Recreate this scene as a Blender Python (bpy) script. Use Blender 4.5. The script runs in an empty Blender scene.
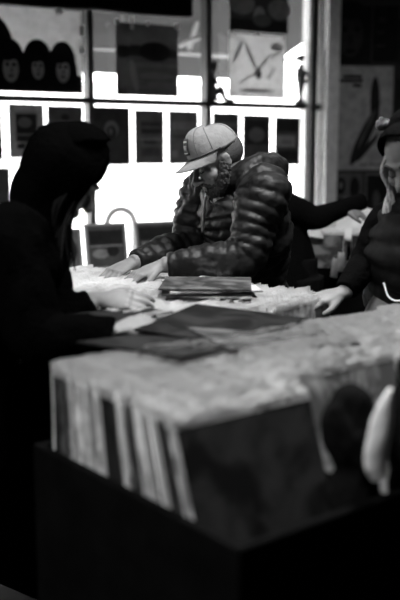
import bpy, bmesh, math, random
from mathutils import Vector, Matrix, Euler, noise
random.seed(7)
V = Vector
R = math.radians
COL = bpy.context.scene.collection
scene = bpy.context.scene
F_PX = 900.0
CAM = V((0, 0, 1.45))
PITCH = math.atan(145 / F_PX)

# ------------------------------------------------------------------ helpers
def ray(px, py):
    a = (px - 200) / F_PX; b = (300 - py) / F_PX
    return V((a, math.cos(PITCH) + b * math.sin(PITCH), -math.sin(PITCH) + b * math.cos(PITCH)))
def at(px, py, Y):
    d = ray(px, py); return CAM + d * (Y / d.y)
def atz(px, py, z):
    d = ray(px, py); return CAM + d * ((z - CAM.z) / d.z)

MATS = {}
def mat(name, g=0.5, rough=0.6, spec=0.4, bump=0.0, bscale=60.0, var=0.0, vscale=8.0, translucent=0.0, sheen=0.0, stretch=None, coat=0.0):
    if name in MATS: return MATS[name]
    m = bpy.data.materials.new(name); m.use_nodes = True
    nt = m.node_tree; b = nt.nodes['Principled BSDF']; out = nt.nodes['Material Output']
    b.inputs['Base Color'].default_value = (g, g, g, 1)
    b.inputs['Roughness'].default_value = rough
    b.inputs['Specular IOR Level'].default_value = spec
    b.inputs['Sheen Weight'].default_value = sheen
    b.inputs['Coat Weight'].default_value = coat
    tc = nt.nodes.new('ShaderNodeTexCoord')
    src = tc.outputs['Object']
    if stretch:
        mp = nt.nodes.new('ShaderNodeMapping'); mp.inputs['Scale'].default_value = stretch
        nt.links.new(src, mp.inputs['Vector']); src = mp.outputs['Vector']
    if bump:
        n = nt.nodes.new('ShaderNodeTexNoise'); n.inputs['Scale'].default_value = bscale; n.inputs['Detail'].default_value = 5
        nt.links.new(src, n.inputs['Vector'])
        bp = nt.nodes.new('ShaderNodeBump'); bp.inputs['Strength'].default_value = bump; bp.inputs['Distance'].default_value = 0.01
        nt.links.new(n.outputs['Fac'], bp.inputs['Height']); nt.links.new(bp.outputs['Normal'], b.inputs['Normal'])
    if var:
        n = nt.nodes.new('ShaderNodeTexNoise'); n.inputs['Scale'].default_value = vscale; n.inputs['Detail'].default_value = 4
        nt.links.new(src, n.inputs['Vector'])
        r = nt.nodes.new('ShaderNodeValToRGB'); e = r.color_ramp.elements
        lo = max(0, g * (1 - var)); hi = min(1, g * (1 + var))
        e[0].position = .35; e[1].position = .65
        e[0].color = (lo, lo, lo, 1); e[1].color = (hi, hi, hi, 1)
        nt.links.new(n.outputs['Fac'], r.inputs['Fac']); nt.links.new(r.outputs['Color'], b.inputs['Base Color'])
    if translucent:
        t = nt.nodes.new('ShaderNodeBsdfTranslucent'); t.inputs['Color'].default_value = (g, g, g, 1)
        mx = nt.nodes.new('ShaderNodeMixShader'); mx.inputs[0].default_value = translucent
        nt.links.new(b.outputs[0], mx.inputs[1]); nt.links.new(t.outputs[0], mx.inputs[2])
        nt.links.new(mx.outputs[0], out.inputs['Surface'])
    MATS[name] = m
    return m

def jacket_mat():
    m = bpy.data.materials.new('printed_card'); m.use_nodes = True
    nt = m.node_tree; b = nt.nodes['Principled BSDF']
    oi = nt.nodes.new('ShaderNodeObjectInfo'); tc = nt.nodes.new('ShaderNodeTexCoord')
    add = nt.nodes.new('ShaderNodeVectorMath'); add.operation = 'ADD'
    mul = nt.nodes.new('ShaderNodeMath'); mul.operation = 'MULTIPLY'; mul.inputs[1].default_value = 40
    nt.links.new(oi.outputs['Random'], mul.inputs[0])
    nt.links.new(tc.outputs['Object'], add.inputs[0]); nt.links.new(mul.outputs[0], add.inputs[1])
    n = nt.nodes.new('ShaderNodeTexNoise'); n.inputs['Scale'].default_value = 9; n.inputs['Detail'].default_value = 6; n.inputs['Distortion'].default_value = 1.2
    nt.links.new(add.outputs[0], n.inputs['Vector'])
    r = nt.nodes.new('ShaderNodeValToRGB'); e = r.color_ramp.elements
    e[0].position = .42; e[1].position = .62; e[0].color = (.35, .35, .35, 1); e[1].color = (1.5, 1.5, 1.5, 1)
    nt.links.new(n.outputs['Fac'], r.inputs['Fac'])
    mx = nt.nodes.new('ShaderNodeMix'); mx.data_type = 'RGBA'; mx.blend_type = 'MULTIPLY'; mx.inputs[0].default_value = 1
    nt.links.new(oi.outputs['Color'], mx.inputs[6]); nt.links.new(r.outputs['Color'], mx.inputs[7])
    nt.links.new(mx.outputs[2], b.inputs['Base Color'])
    b.inputs['Roughness'].default_value = .7
    b.inputs['Specular IOR Level'].default_value = .08
    return m
def plastic_mat():
    m = bpy.data.materials.new('clear_crinkled_plastic'); m.use_nodes = True
    nt = m.node_tree; b = nt.nodes['Principled BSDF']; out = nt.nodes['Material Output']
    b.inputs['Base Color'].default_value = (.86, .86, .86, 1); b.inputs['Roughness'].default_value = .18
    b.inputs['Specular IOR Level'].default_value = .9
    tc = nt.nodes.new('ShaderNodeTexCoord')
    n = nt.nodes.new('ShaderNodeTexNoise'); n.inputs['Scale'].default_value = 45; n.inputs['Detail'].default_value = 3
    nt.links.new(tc.outputs['Object'], n.inputs['Vector'])
    bp = nt.nodes.new('ShaderNodeBump'); bp.inputs['Strength'].default_value = .8; bp.inputs['Distance'].default_value = .01
    nt.links.new(n.outputs['Fac'], bp.inputs['Height']); nt.links.new(bp.outputs['Normal'], b.inputs['Normal'])
    t = nt.nodes.new('ShaderNodeBsdfTranslucent'); t.inputs['Color'].default_value = (.9, .9, .9, 1)
    mx = nt.nodes.new('ShaderNodeMixShader'); mx.inputs[0].default_value = .35
    nt.links.new(b.outputs[0], mx.inputs[1]); nt.links.new(t.outputs[0], mx.inputs[2])
    tr = nt.nodes.new('ShaderNodeBsdfTransparent')
    m2 = nt.nodes.new('ShaderNodeMixShader'); m2.inputs[0].default_value = .22
    nt.links.new(mx.outputs[0], m2.inputs[1]); nt.links.new(tr.outputs[0], m2.inputs[2])
    nt.links.new(m2.outputs[0], out.inputs['Surface'])
    return m
def clear_mat(name, refl=.06, rough=.02, tint=.98):
    m = bpy.data.materials.new(name); m.use_nodes = True
    nt = m.node_tree; out = nt.nodes['Material Output']; nt.nodes.remove(nt.nodes['Principled BSDF'])
    tr = nt.nodes.new('ShaderNodeBsdfTransparent'); tr.inputs[0].default_value = (tint, tint, tint, 1)
    gl = nt.nodes.new('ShaderNodeBsdfGlossy'); gl.inputs['Roughness'].default_value = rough
    mx = nt.nodes.new('ShaderNodeMixShader'); mx.inputs[0].default_value = refl
    nt.links.new(tr.outputs[0], mx.inputs[1]); nt.links.new(gl.outputs[0], mx.inputs[2])
    nt.links.new(mx.outputs[0], out.inputs['Surface'])
    return m

JACKET = jacket_mat(); PLASTIC = plastic_mat(); GLASS = clear_mat('window_glass')

def add_box(bm, lo, hi, M=None, mi=0):
    vs = [bm.verts.new((x, y, z)) for x in (lo[0], hi[0]) for y in (lo[1], hi[1]) for z in (lo[2], hi[2])]
    if M is not None:
        for v in vs: v.co = M @ v.co
    for f in ((0,1,3,2),(4,6,7,5),(0,4,5,1),(2,3,7,6),(0,2,6,4),(1,5,7,3)):
        fc = bm.faces.new([vs[i] for i in f]); fc.material_index = mi
    return vs
def add_poly(bm, pts, y0, y1, M=None, mi=0):
    """prism from 2D (x,z) outline between y0 and y1"""
    a = [bm.verts.new((p[0], y0, p[1])) for p in pts]; b = [bm.verts.new((p[0], y1, p[1])) for p in pts]
    if M is not None:
        for v in a + b: v.co = M @ v.co
    fs = [bm.faces.new(a), bm.faces.new(b[::-1])]
    n = len(pts)
    for i in range(n):
        fs.append(bm.faces.new((a[(i+1) % n], a[i], b[i], b[(i+1) % n])))
    for f in fs: f.material_index = mi
def add_ell(bm, c, r, M=None, seg=20, rings=12, rot=None, mi=0):
    T = Matrix.Translation(V(c)) @ (rot.to_4x4() if rot else Matrix.Identity(4)) @ Matrix.Diagonal((r[0], r[1], r[2], 1))
    if M is not None: T = M @ T
    g = bmesh.ops.create_uvsphere(bm, u_segments=seg, v_segments=rings, radius=1, matrix=T)
    if mi:
        for v in g['verts']:
            for f in v.link_faces: f.material_index = mi
def catmull(P, n):
    """P list of tuples of floats -> n samples"""
    out = []; k = len(P) - 1
    for i in range(n):
        t = i / (n - 1) * k; s = min(int(t), k - 1); f = t - s
        p0 = P[max(s-1, 0)]; p1 = P[s]; p2 = P[s+1]; p3 = P[min(s+2, k)]
        out.append([.5*((2*b) + (-a+c)*f + (2*a-5*b+4*c-d)*f*f + (-a+3*b-3*c+d)*f**3) for a, b, c, d in zip(p0, p1, p2, p3)])
    return out
def add_tube(bm, pts, radii, side=None, n=None, seg=16, M=None, quilt=0, depth=0.0, wob=0.0, mi=0, seed=0, straight=False):
    """tube through pts; radii floats or (ra,rb) with ra along `side`. quilt = number of ribs"""
    rr = [(r, r) if not isinstance(r, (tuple, list)) else r for r in radii]
    P = [tuple(V(p)) + tuple(r) for p, r in zip(pts, rr)]
    if n is None: n = max(len(P) * 5, quilt * 7, 2)
    S = [list(p) for p in P] if straight else catmull(P, n)
    n = len(S)
    rings = []; prev = None
    for i, s in enumerate(S):
        c = V(s[:3])
        a = V(S[max(i-1, 0)][:3]); b = V(S[min(i+1, n-1)][:3]); t = (b - a).normalized()
        if side is not None: x = V(side)
        elif prev is None: x = V((0, 0, 1)) if abs(t.z) < .9 else V((1, 0, 0))
        else: x = prev
        x = (x - t * x.dot(t)).normalized(); prev = x
        y = t.cross(x).normalized()
        k = 1.0
        if quilt:
            ph = (i / (n-1) * quilt) % 1.0
            k = 1 - depth * (1 - math.sin(math.pi * ph) ** .55)
        ring = []
        for j in range(seg):
            an = 2 * math.pi * j / seg
            w = 1.0
            if wob: w = 1 + wob * noise.noise(c * 14 + V((math.cos(an), math.sin(an), seed)) * 1.6)
            ring.append(bm.verts.new(c + x * (math.cos(an) * s[3] * k * w) + y * (math.sin(an) * s[4] * k * w)))
        rings.append(ring)
    if M is not None:
        for r in rings:
            for v in r: v.co = M @ v.co
    fs = []
    for i in range(n - 1):
        for j in range(seg):
            fs.append(bm.faces.new((rings[i][j], rings[i][(j+1) % seg], rings[i+1][(j+1) % seg], rings[i+1][j])))
    fs.append(bm.faces.new(rings[0][::-1])); fs.append(bm.faces.new(rings[-1]))
    for f in fs: f.material_index = mi
def obj(name, bm, mats, parent=None, smooth=False, bevel=0.0, loc=None, fix=True):
    if fix: bmesh.ops.recalc_face_normals(bm, faces=bm.faces)
    me = bpy.data.meshes.new(name); bm.to_mesh(me); bm.free()
    for m in (mats if isinstance(mats, (list, tuple)) else [mats]): me.materials.append(m)
    o = bpy.data.objects.new(name, me); COL.objects.link(o)
    if smooth:
        for p in me.polygons: p.use_smooth = True
    if bevel:
        md = o.modifiers.new('b', 'BEVEL'); md.width = bevel; md.segments = 2; md.limit_method = 'ANGLE'
    if parent: o.parent = parent
    if loc is not None: o.location = loc
    return o
def remesh(name, bm, m, parent=None, voxel=.005, smooth=2, disp=None, dec=0):
    me = bpy.data.meshes.new('tmp')
    bmesh.ops.recalc_face_normals(bm, faces=bm.faces)
    bm.to_mesh(me); bm.free()
    t = bpy.data.objects.new('tmp', me); COL.objects.link(t)
    r = t.modifiers.new('r', 'REMESH'); r.mode = 'VOXEL'; r.voxel_size = voxel
    if smooth:
        s = t.modifiers.new('s', 'SMOOTH'); s.iterations = smooth; s.factor = .5
    dg = bpy.context.evaluated_depsgraph_get()
    nm = bpy.data.meshes.new_from_object(t.evaluated_get(dg))
    bpy.data.objects.remove(t); bpy.data.meshes.remove(me)
    if disp:
        amp, sc, st = disp
        nrm = [v.normal.copy() for v in nm.vertices]
        for v, nn in zip(nm.vertices, nrm):
            c = V((v.co.x * sc * st[0], v.co.y * sc * st[1], v.co.z * sc * st[2]))
            v.co += nn * (amp * (noise.noise(c) + .5 * noise.noise(c * 2.3)))
    nm.name = name; nm.materials.clear(); nm.materials.append(m)
    for p in nm.polygons: p.use_smooth = True
    o = bpy.data.objects.new(name, nm); COL.objects.link(o)
    if parent: o.parent = parent
    return o
def tag(o, label=None, cat=None, group=None, kind=None):
    if label: o['label'] = label
    if cat: o['category'] = cat
    if group: o['group'] = group
    if kind: o['kind'] = kind
    return o
def thing(name, label, cat, loc=(0, 0, 0), rz=0, group=None):
    o = bpy.data.objects.new(name, None); COL.objects.link(o)
    o.location = loc; o.rotation_euler = (0, 0, rz)
    return tag(o, label, cat, group)
def struct(name, bm, m, parent=None, **k):
    o = obj(name, bm, m, parent, **k)
    if parent is None: o['kind'] = 'structure'
    return o
def adopt(o, parent):
    """parent keeping world coordinates already baked in the mesh"""
    o.parent = parent; o.matrix_parent_inverse = Matrix.Translation(parent.location).inverted() if False else o.matrix_parent_inverse
    return o
def shift(o, loc):
    """mesh is in world coordinates; make it relative to an unrotated parent at loc"""
    for v in o.data.vertices: v.co -= V(loc)
    return o

# ------------------------------------------------------------------ materials
black_paint = mat('black_painted_wood', .003, .8, .03, .15, 40, .3, 12)
dark_wall = mat('dark_plaster', .045, .9, .2, .2, 30)
mid_wall = mat('back_plaster', .06, .9, .2, .2, 30)
frame_m = mat('dark_window_metal', .03, .5, .4)
post_m = mat('pale_painted_post', .85, .6, .3, .3, 50, .1, 20)
skin = mat('skin', .19, .55, .35, .08, 120, .08, 30)
hair_dark = mat('dark_hair', .02, .55, .4, .8, 160, .4, 60)
hair_light = mat('light_hair', .5, .45, .5, .7, 120, .5, 70, stretch=(3, 3, .4))

# ------------------------------------------------------------------ window wall frame
PSI = R(28)
W0 = at(200, 155, 7.0)
wd = V((math.cos(PSI), math.sin(PSI), 0)); wn = V((math.sin(PSI), -math.cos(PSI), 0))   # wn into the room
WM = Matrix(((wd.x, -wn.x, 0, W0.x), (wd.y, -wn.y, 0, W0.y), (0, 0, 1, 0), (0, 0, 0, 1)))  # local x along wall, y outward, z up
def wl(px, py, off=0.0):
    """wall local (s, z) of a pixel on plane offset `off` outward"""
    d = ray(px, py); p0 = W0 - wn * off
    t = (p0 - CAM).dot(wn) / d.dot(wn); p = CAM + d * t
    return (p - W0).dot(wd), p.z
def ws(px, off=0.0): return wl(px, 155, off)[0]
CEIL = 3.3
SL, SR = -4.3, ws(313)
S_POST0, S_POST1 = ws(316), ws(328)
SILL = .45; HEAD = 3.05
ZM = wl(150, 102.5)[1]
smul = [ws(-150), ws(-28), ws(90), ws(206), ws(310)]

# wall pieces around window
bm = bmesh.new()
add_box(bm, (SL - .3, -.08, 0), (S_POST0, .12, SILL), WM)
add_box(bm, (SL - .3, -.08, HEAD), (S_POST0, .12, CEIL), WM)
struct('wall_window', bm, dark_wall)
bm = bmesh.new(); add_box(bm, (S_POST0, -.14, 0), (S_POST1, .12, CEIL), WM)
struct('trim_1', bm, post_m, bevel=.01)
bm = bmesh.new()
for s in smul: add_box(bm, (s - .022, -.05, SILL), (s + .022, .05, HEAD), WM)
add_box(bm, (SL, -.05, ZM - .02), (SR + .03, .05, ZM + .02), WM)
add_box(bm, (SL, -.05, SILL), (SR + .03, .06, SILL + .06), WM)
add_box(bm, (SL, -.05, HEAD - .06), (SR + .03, .05, HEAD), WM)
add_box(bm, (SL - .02, -.05, SILL), (SL + .04, .05, HEAD), WM)
win = struct('window_1', bm, frame_m)
bm = bmesh.new(); add_box(bm, (SL, .0, SILL), (SR, .006, HEAD), WM)
obj('pane', bm, GLASS, win)
bm = bmesh.new(); add_box(bm, (SL, -.30, SILL - .04), (SR, -.05, SILL), WM)
obj('window_sill', bm, frame_m, win)
bm = bmesh.new(); add_box(bm, (ws(303.5), -.052, ZM), (ws(306.5), .04, HEAD), WM); add_box(bm, (ws(301), -.052, SILL), (ws(306), .04, ZM), WM)
obj('side_rail', bm, post_m, win)

# right wall : frontal, starts at the post
PR = W0 + wd * S_POST1
RM = Matrix.Translation(V((PR.x, PR.y - .02, 0))) @ Matrix.Rotation(R(3), 4, 'Z')
RW_O = RM.translation; rwd = V((math.cos(R(3)), math.sin(R(3)), 0)); rwn = V((math.sin(R(3)), -math.cos(R(3)), 0))
def rl(px, py):
    d = ray(px, py); t = (RW_O - CAM).dot(rwn) / d.dot(rwn); p = CAM + d * t
    return (p - RW_O).dot(rwd), p.z
bm = bmesh.new(); add_box(bm, (-.02, 0, 0), (3.0, .15, CEIL), RM); struct('wall_right', bm, dark_wall)
bm = bmesh.new(); add_box(bm, (3.9, -1.9, 0), (4.05, 8.2, CEIL)); struct('wall_side', bm, dark_wall)
bm = bmesh.new(); add_box(bm, (-4.3, -2.05, 0), (4.05, -1.9, CEIL)); struct('wall_back', bm, dark_wall)
WLX = (W0 + wd * SL)
bm = bmesh.new(); add_box(bm, (WLX.x - .15, -1.9, 0), (WLX.x, WLX.y + .1, CEIL)); struct('wall_left', bm, dark_wall)
# floor and ceiling polygon
fl = mat('worn_dark_floor', .012, .8, .1, .2, 20, .3, 3)
pl = [(WLX.x - .15, -2.05), (4.05, -2.05), (4.05, 8.3), (PR.x, PR.y + .25), (WLX.x - .15, WLX.y + .05)]
def slab(name, z0, z1, m):
    bm = bmesh.new()
    a = [bm.verts.new((x, y, z0)) for x, y in pl]; b = [bm.verts.new((x, y, z1)) for x, y in pl]
    bm.faces.new(a); bm.faces.new(b[::-1])
    for i in range(len(pl)): bm.faces.new((a[i], b[i], b[(i+1) % len(pl)], a[(i+1) % len(pl)]))
    struct(name, bm, m)
slab('floor', -.1, 0, fl)
slab('ceiling', CEIL, CEIL + .12, mat('dark_ceiling', .05, .9))

# ------------------------------------------------------------------ outdoors
bm = bmesh.new(); add_box(bm, (-25, .35, -.15), (25, 30, -.02), WM)
tag(struct('pavement', bm, mat('sunlit_concrete', .55, .85, .2, .2, 4, .1, 2)), 'pale concrete street outside the shop window')
bld = thing('building', 'pale building across the street seen through the shop window', 'building')
bm = bmesh.new(); add_box(bm, (-16, 17, 0), (18, 20, 3.4), WM); obj('facade', bm, mat('pale_render', .8, .8), bld)
for k in range(7):
    bm = bmesh.new(); add_box(bm, (-14 + k*4.4, 16.95, 1.0), (-12.2 + k*4.4, 17.05, 2.6), WM)
    obj('window', bm, mat('pale_pane', .6, .3), bld)
# awning
aw = thing('awning', 'grey fabric awning with light struts hanging outside above the window', 'awning')
zf = wl(110, 74, 1.2)[1]; sR0 = wl(250, 80, 1.2)[0]; sR1 = wl(305, 42, .15)[0]
zt = wl(305, 30, .15)[1] + .35
bm = bmesh.new()
a = [(-4.2, 1.2, zf), (sR0, 1.2, zf), (wl(400, -24, .14)[0], .14, wl(400, -24, .14)[1]), (-4.2, .14, wl(400, -24, .14)[1])]
lo = [bm.verts.new(WM @ V(p)) for p in a]; hi = [bm.verts.new(WM @ (V(p) + V((0, .01, .012)))) for p in a]
bm.faces.new(lo); bm.faces.new(hi[::-1])
for i in range(4): bm.faces.new((lo[i], hi[i], hi[(i+1) % 4], lo[(i+1) % 4]))
obj('canopy', bm, mat('awning_fabric', .07, .9, .1, .1, 30, .1, 2, translucent=.02), aw)
strut_m = mat('white_strut', .3, .5)
def strut(p, q, r=.014):
    bm = bmesh.new(); add_tube(bm, [WM @ V(p), WM @ V(q)], [r, r], seg=8, n=2); obj('strut', bm, strut_m, aw, smooth=True)
zb = wl(105, 49, .78)[1]
strut((-4.2, .78, zb), (sR0 + .3, .78, zb))
def awp(px, py, off):
    s, z = wl(px, py, off); return (s, off, z)
strut(awp(204, -6, .6), awp(189, 50, .8), .02); strut(awp(179, 46, .8), awp(207, 34, .6), .02)

# ------------------------------------------------------------------ posters on the window and wall
tape = mat('pale_tape', .75, .5, .4, translucent=.3)
def ell(cx, cz, rx, rz, n=20, a0=0, a1=360, tilt=0):
    t = R(tilt); o = []
    for i in range(n):
        a = R(a0 + (a1 - a0) * i / n)
        x, z = rx * math.cos(a), rz * math.sin(a)
        o.append((cx + x * math.cos(t) - z * math.sin(t), cz + x * math.sin(t) + z * math.cos(t)))
    return o
def rect(x0, z0, x1, z1): return [(x0, z0), (x1, z0), (x1, z1), (x0, z1)]
def pmat(g, tr=.25): return mat('paper_grey_%02d_%02d' % (round(g*100), round(tr*100)), g, .75, .15, .0, 30, .22, 14, translucent=tr)
def poster(label, px, base, shapes, tapes=(), frame='w', tr=.25, cat='poster', name='poster', off=-.075, group=None, gain=2.0):
    x0, y0, x1, y1 = px
    if frame == 'w':
        c = [wl(x, y, off) for x in (x0, x1) for y in (y0, y1)]; M = WM
    else:
        c = [rl(x, y) for x in (x0, x1) for y in (y0, y1)]; M = RM; off = -.006
    s0 = (c[0][0] + c[1][0]) / 2; s1 = (c[2][0] + c[3][0]) / 2
    z1 = (c[0][1] + c[2][1]) / 2; z0 = (c[1][1] + c[3][1]) / 2
    w, h = s1 - s0, z1 - z0
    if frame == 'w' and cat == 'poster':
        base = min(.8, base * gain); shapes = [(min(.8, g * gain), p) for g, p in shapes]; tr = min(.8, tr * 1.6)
    base_w = M @ V(((s0 + s1) / 2, off, z0))
    L = Matrix.Translation(-base_w) @ M
    bm = bmesh.new(); gs = [base]
    add_box(bm, (s0, off, z0), (s1, off + .003, z1), L, 0)
    for k, (g, pts) in enumerate(shapes):
        if g not in gs: gs.append(g)
        add_poly(bm, [(s0 + p[0] * w, z0 + p[1] * h) for p in pts], off - .0006 - .0003 * k, off, L, gs.index(g))
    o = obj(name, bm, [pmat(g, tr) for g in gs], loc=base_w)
    tag(o, label, cat, group)
    for (u, v, tw, th) in tapes:
        bm = bmesh.new(); add_box(bm, (s0 + u*w - tw, off - .009, z0 + v*h - th), (s0 + u*w + tw, off - .004, z0 + v*h + th), L)
        obj('tape', bm, tape, o)
    return o
# large poster with three long-haired portraits (plain faces)
def portrait(cx, cz, r, hair_r, asp=1.9):
    L = [(.015, ell(cx, cz + .09, hair_r*1.02, .245)), (.015, ell(cx - hair_r*.45, cz - .04, hair_r*.7, .22)), (.015, ell(cx + hair_r*.45, cz - .04, hair_r*.7, .22))]
    L += [(.95, ell(cx, cz - .02, r*.72, r*asp*.9)), (.015, ell(cx - r*.3, cz + r*1.5, r*.75, r*.75)), (.015, ell(cx + r*.45, cz + r*1.6, r*.6, r*.7)),
          (.04, ell(cx - r*.3, cz + r*.32, r*.19, r*.24)), (.04, ell(cx + r*.3, cz + r*.32, r*.19, r*.24)), (.1, ell(cx, cz - r*1.1, r*.28, r*.14)), (.25, ell(cx + r*.05, cz - r*.4, r*.08, r*.4))]
    return L
poster('large grey poster of three long-haired faces taped at the top left pane', (-34, 7, 82, 92), .6,
       [(.03, rect(.0, .0, 1, .22)), (.02, ell(.24, .45, .16, .42))] + portrait(.366, .29, .095, .115) + portrait(.60, .30, .075, .125) + portrait(.82, .29, .085, .115),
       tapes=[(.80, 1.0, .03, .03), (.995, .77, .02, .035), (.995, .53, .016, .02)], tr=.35, gain=1)
# extra behind : dark landscape picture poster
poster('square dark poster of a low building hung in middle window pane', (116, 24, 178, 96), .045,
       [(.02, rect(.0, .55, 1, .66)), (.012, ell(.62, .62, .26, .14)), (.02, rect(.05, .52, .2, .68)), (.02, rect(.22, .55, .38, .7)), (.07, rect(.18, .40, 1, .46)), (.08, rect(.3, .1, .9, .14)),
        (.13, ell(.28, .28, .05, .22, tilt=12)), (.09, ell(.65, .28, .28, .05)), (.09, ell(.7, .17, .22, .04)), (.03, rect(0, 0, .16, .1))],
       tapes=[(.02, 1.0, .012, .018), (.25, 1.03, .012, .06), (.5, 1.0, .012, .014), (.98, .99, .016, .02)], tr=.3, gain=3.2)
poster('pale drawing poster with faint sketched lines beside the thin statuette', (229, 35, 285, 98), .30,
       [(.2, ell(.15, .72, .03, .2, tilt=-25)), (.21, ell(.38, .65, .03, .25, tilt=25)), (.2, ell(.85, .83, .12, .06)), (.22, ell(.8, .7, .16, .02, tilt=20)), (.07, ell(.52, .38, .05, .08)),
        (.2, ell(.5, .12, .32, .03)), (.22, ell(.55, .5, .03, .2, tilt=-40)), (.22, ell(.75, .4, .12, .02, tilt=60)), (.22, ell(.3, .3, .18, .015, tilt=30))],
       tapes=[(.02, 1.0, .014, .014), (.5, 1.0, .012, .012), (.96, .97, .012, .014)], tr=.4)
poster('dark poster with a pale figure above the sketched drawing poster', (230, -22, 288, 32), .05,
       [(.22, ell(.2, .5, .22, .2)), (.22, ell(.85, .45, .2, .2)), (.28, ell(.5, .3, .1, .18)), (.02, rect(0, 0, 1, .22)), (.1, ell(.55, .22, .16, .12))], tr=.2)
# row of small posters in the lower panes
row = [((9, 104, 44, 158), .20, 'small framed-look poster with dark picture panel, left of the hooded head', [(.32, rect(.12, .88, .88, .96)), (.02, rect(.2, .3, .8, .82)), (.1, ell(.45, .66, .2, .1)), (.015, rect(.22, .17, .45, .27)), (.28, rect(.5, .17, .72, .26)), (.12, rect(.2, .42, .8, .45))]),
       ((48, 106, 83, 162), .07, 'small dark poster mostly hidden by the hooded head', [(.02, ell(.5, .8, .12, .06)), (.11, rect(.1, .7, .9, .74))]),
       ((94, 107, 130, 165), .03, 'small black poster with a pale ring, right of the hooded head', [(.12, ell(.48, .62, .2, .15)), (.02, ell(.48, .57, .14, .11)), (.1, ell(.46, .58, .05, .06)), (.16, rect(.15, .18, .4, .25))]),
       ((135, 110, 164, 164), .08, 'small grey poster with stacked dark lettering blocks, middle of its pane', [(.04, rect(.2, .7, .9, .78)), (.03, rect(.2, .56, .9, .66)), (.14, rect(.15, .44, .9, .48)), (.03, rect(.3, .38, .75, .44)), (.05, rect(.2, .15, .85, .3))]),
       ((169, 111, 198, 164), .09, 'small grey poster half covered by the cap brim', [(.14, rect(.1, .65, .9, .8)), (.15, rect(.08, .12, .3, .25)), (.05, rect(.1, .5, .9, .55))]),
       ((213, 113, 239, 160), .05, 'small dark poster behind the crown of the cap', [(.1, rect(.1, .7, .9, .8))]),
       ((243, 115, 270, 164), .05, 'small dark poster with a light bottom strip behind the padded hood', [(.02, rect(.1, .4, .9, .9)), (.18, rect(.05, .08, .95, .14)), (.09, ell(.5, .6, .3, .15))]),
       ((275, 117, 300, 165), .05, 'small dark poster with a grey band, rightmost in the window', [(.16, rect(.05, .38, .8, .62)), (.02, rect(.05, .7, .95, .95)), (.02, rect(.1, .1, .9, .3)), (.1, rect(.3, .44, .7, .5))]),
       ((-30, 102, 2, 160), .03, 'small black poster at the left edge of the window', [(.1, rect(.2, .6, .8, .8))])]
for px, g, lab, sh in row: poster(lab, px, g, sh, tr=.1)
for px, lab in [((99, 178, 124, 198), 'faint pale paper notice low on the window left of the men'), ((159, 176, 182, 200), 'faint pale paper notice low on the window behind the brim'), ((-14, 168, 10, 205), 'dark notice low on the window at far left')]:
    g = .9 if px[0] > 0 else .1
    poster(lab, px, g, [(g * .93, rect(.1, .6, .8, .66)), (g * .93, rect(.1, .4, .7, .46))], tr=.8 if g > .5 else .2, cat='notice', name='paper_notice', off=.012 - .03)
# right wall posters
poster('pale poster with small dark heading blocks and dark diagonal leaf shapes', (329, 66, 392, 170), .38,
       [(.02, rect(.2, .885, .5, .915)), (.02, rect(.1, .845, .52, .875)), (.02, rect(.36, .8, .5, .83)),
        (.015, ell(.72, .66, .075, .24, tilt=2)), (.015, ell(.56, .32, .08, .34, tilt=-38)), (.10, ell(.60, .40, .022, .24, tilt=-36)), (.015, ell(.62, .22, .03, .22, tilt=-52)),
        (.1, rect(.5, .045, .62, .06)), (.1, rect(.66, .045, .9, .06))], frame='r', tr=0)
poster('very dark poster of a dim face above the pale leaf poster', (330, 6, 371, 64), .012,
       [(.035, ell(.5, .5, .3, .38)), (.012, ell(.35, .6, .08, .05)), (.012, ell(.66, .6, .08, .05)), (.012, ell(.5, .22, .14, .04)), (.008, ell(.5, .92, .36, .16)), (.02, ell(.5, .42, .05, .1))], frame='r', tr=0)
poster('narrow black poster with a light line near the top right corner', (373, 6, 398, 62), .012, [(.06, rect(.1, .28, .5, .3)), (.03, rect(.15, .5, .45, .56)), (.03, rect(.2, .7, .5, .8))], frame='r', tr=0)
poster('black poster at the right edge above the headband', (395, 20, 425, 168), .015, [(.05, rect(.1, .2, .5, .4)), (.04, rect(.0, .6, .4, .7))], frame='r', tr=0)
poster('small patterned poster with dark figures under the pale leaf poster', (331, 173, 362, 216), .11,
       [(.012, ell(.3, .7, .16, .2)), (.012, ell(.75, .65, .16, .26)), (.012, ell(.3, .25, .2, .18)), (.012, ell(.7, .2, .18, .15)), (.2, ell(.3, .72, .06, .08)), (.2, ell(.5, .4, .1, .05))], frame='r', tr=0)
poster('small black poster with pale edge beside the long fair hair', (365, 173, 402, 216), .14, [(.01, rect(.04, .06, .98, .95)), (.08, ell(.3, .4, .1, .2)), (.06, ell(.7, .5, .12, .12))], frame='r', tr=0)

# roller blind cassette along the top of the window
rb = thing('roller_blind', 'black roller blind case along the top of the window', 'roller blind')
bm = bmesh.new(); s1 = wl(187, 10, -.14)[0]
zc = wl(100, 9, -.22)[1]
add_box(bm, (-4.0, -.24, zc), (s1, -.10, zc + .32), WM); obj('case', bm, black_paint, rb, bevel=.012)
bm = bmesh.new(); add_box(bm, (-4.0, -.2, zc - .012), (s1 - .01, -.18, zc), WM); obj('bottom_bar', bm, frame_m, rb)
# chains holding case to ceiling
bm = bmesh.new()
for s in (-3.5, -1.8, s1 - .15): add_box(bm, (s - .01, -.18, zc + .3), (s + .01, -.16, CEIL), WM)
obj('bracket', bm, frame_m, rb)

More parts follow.
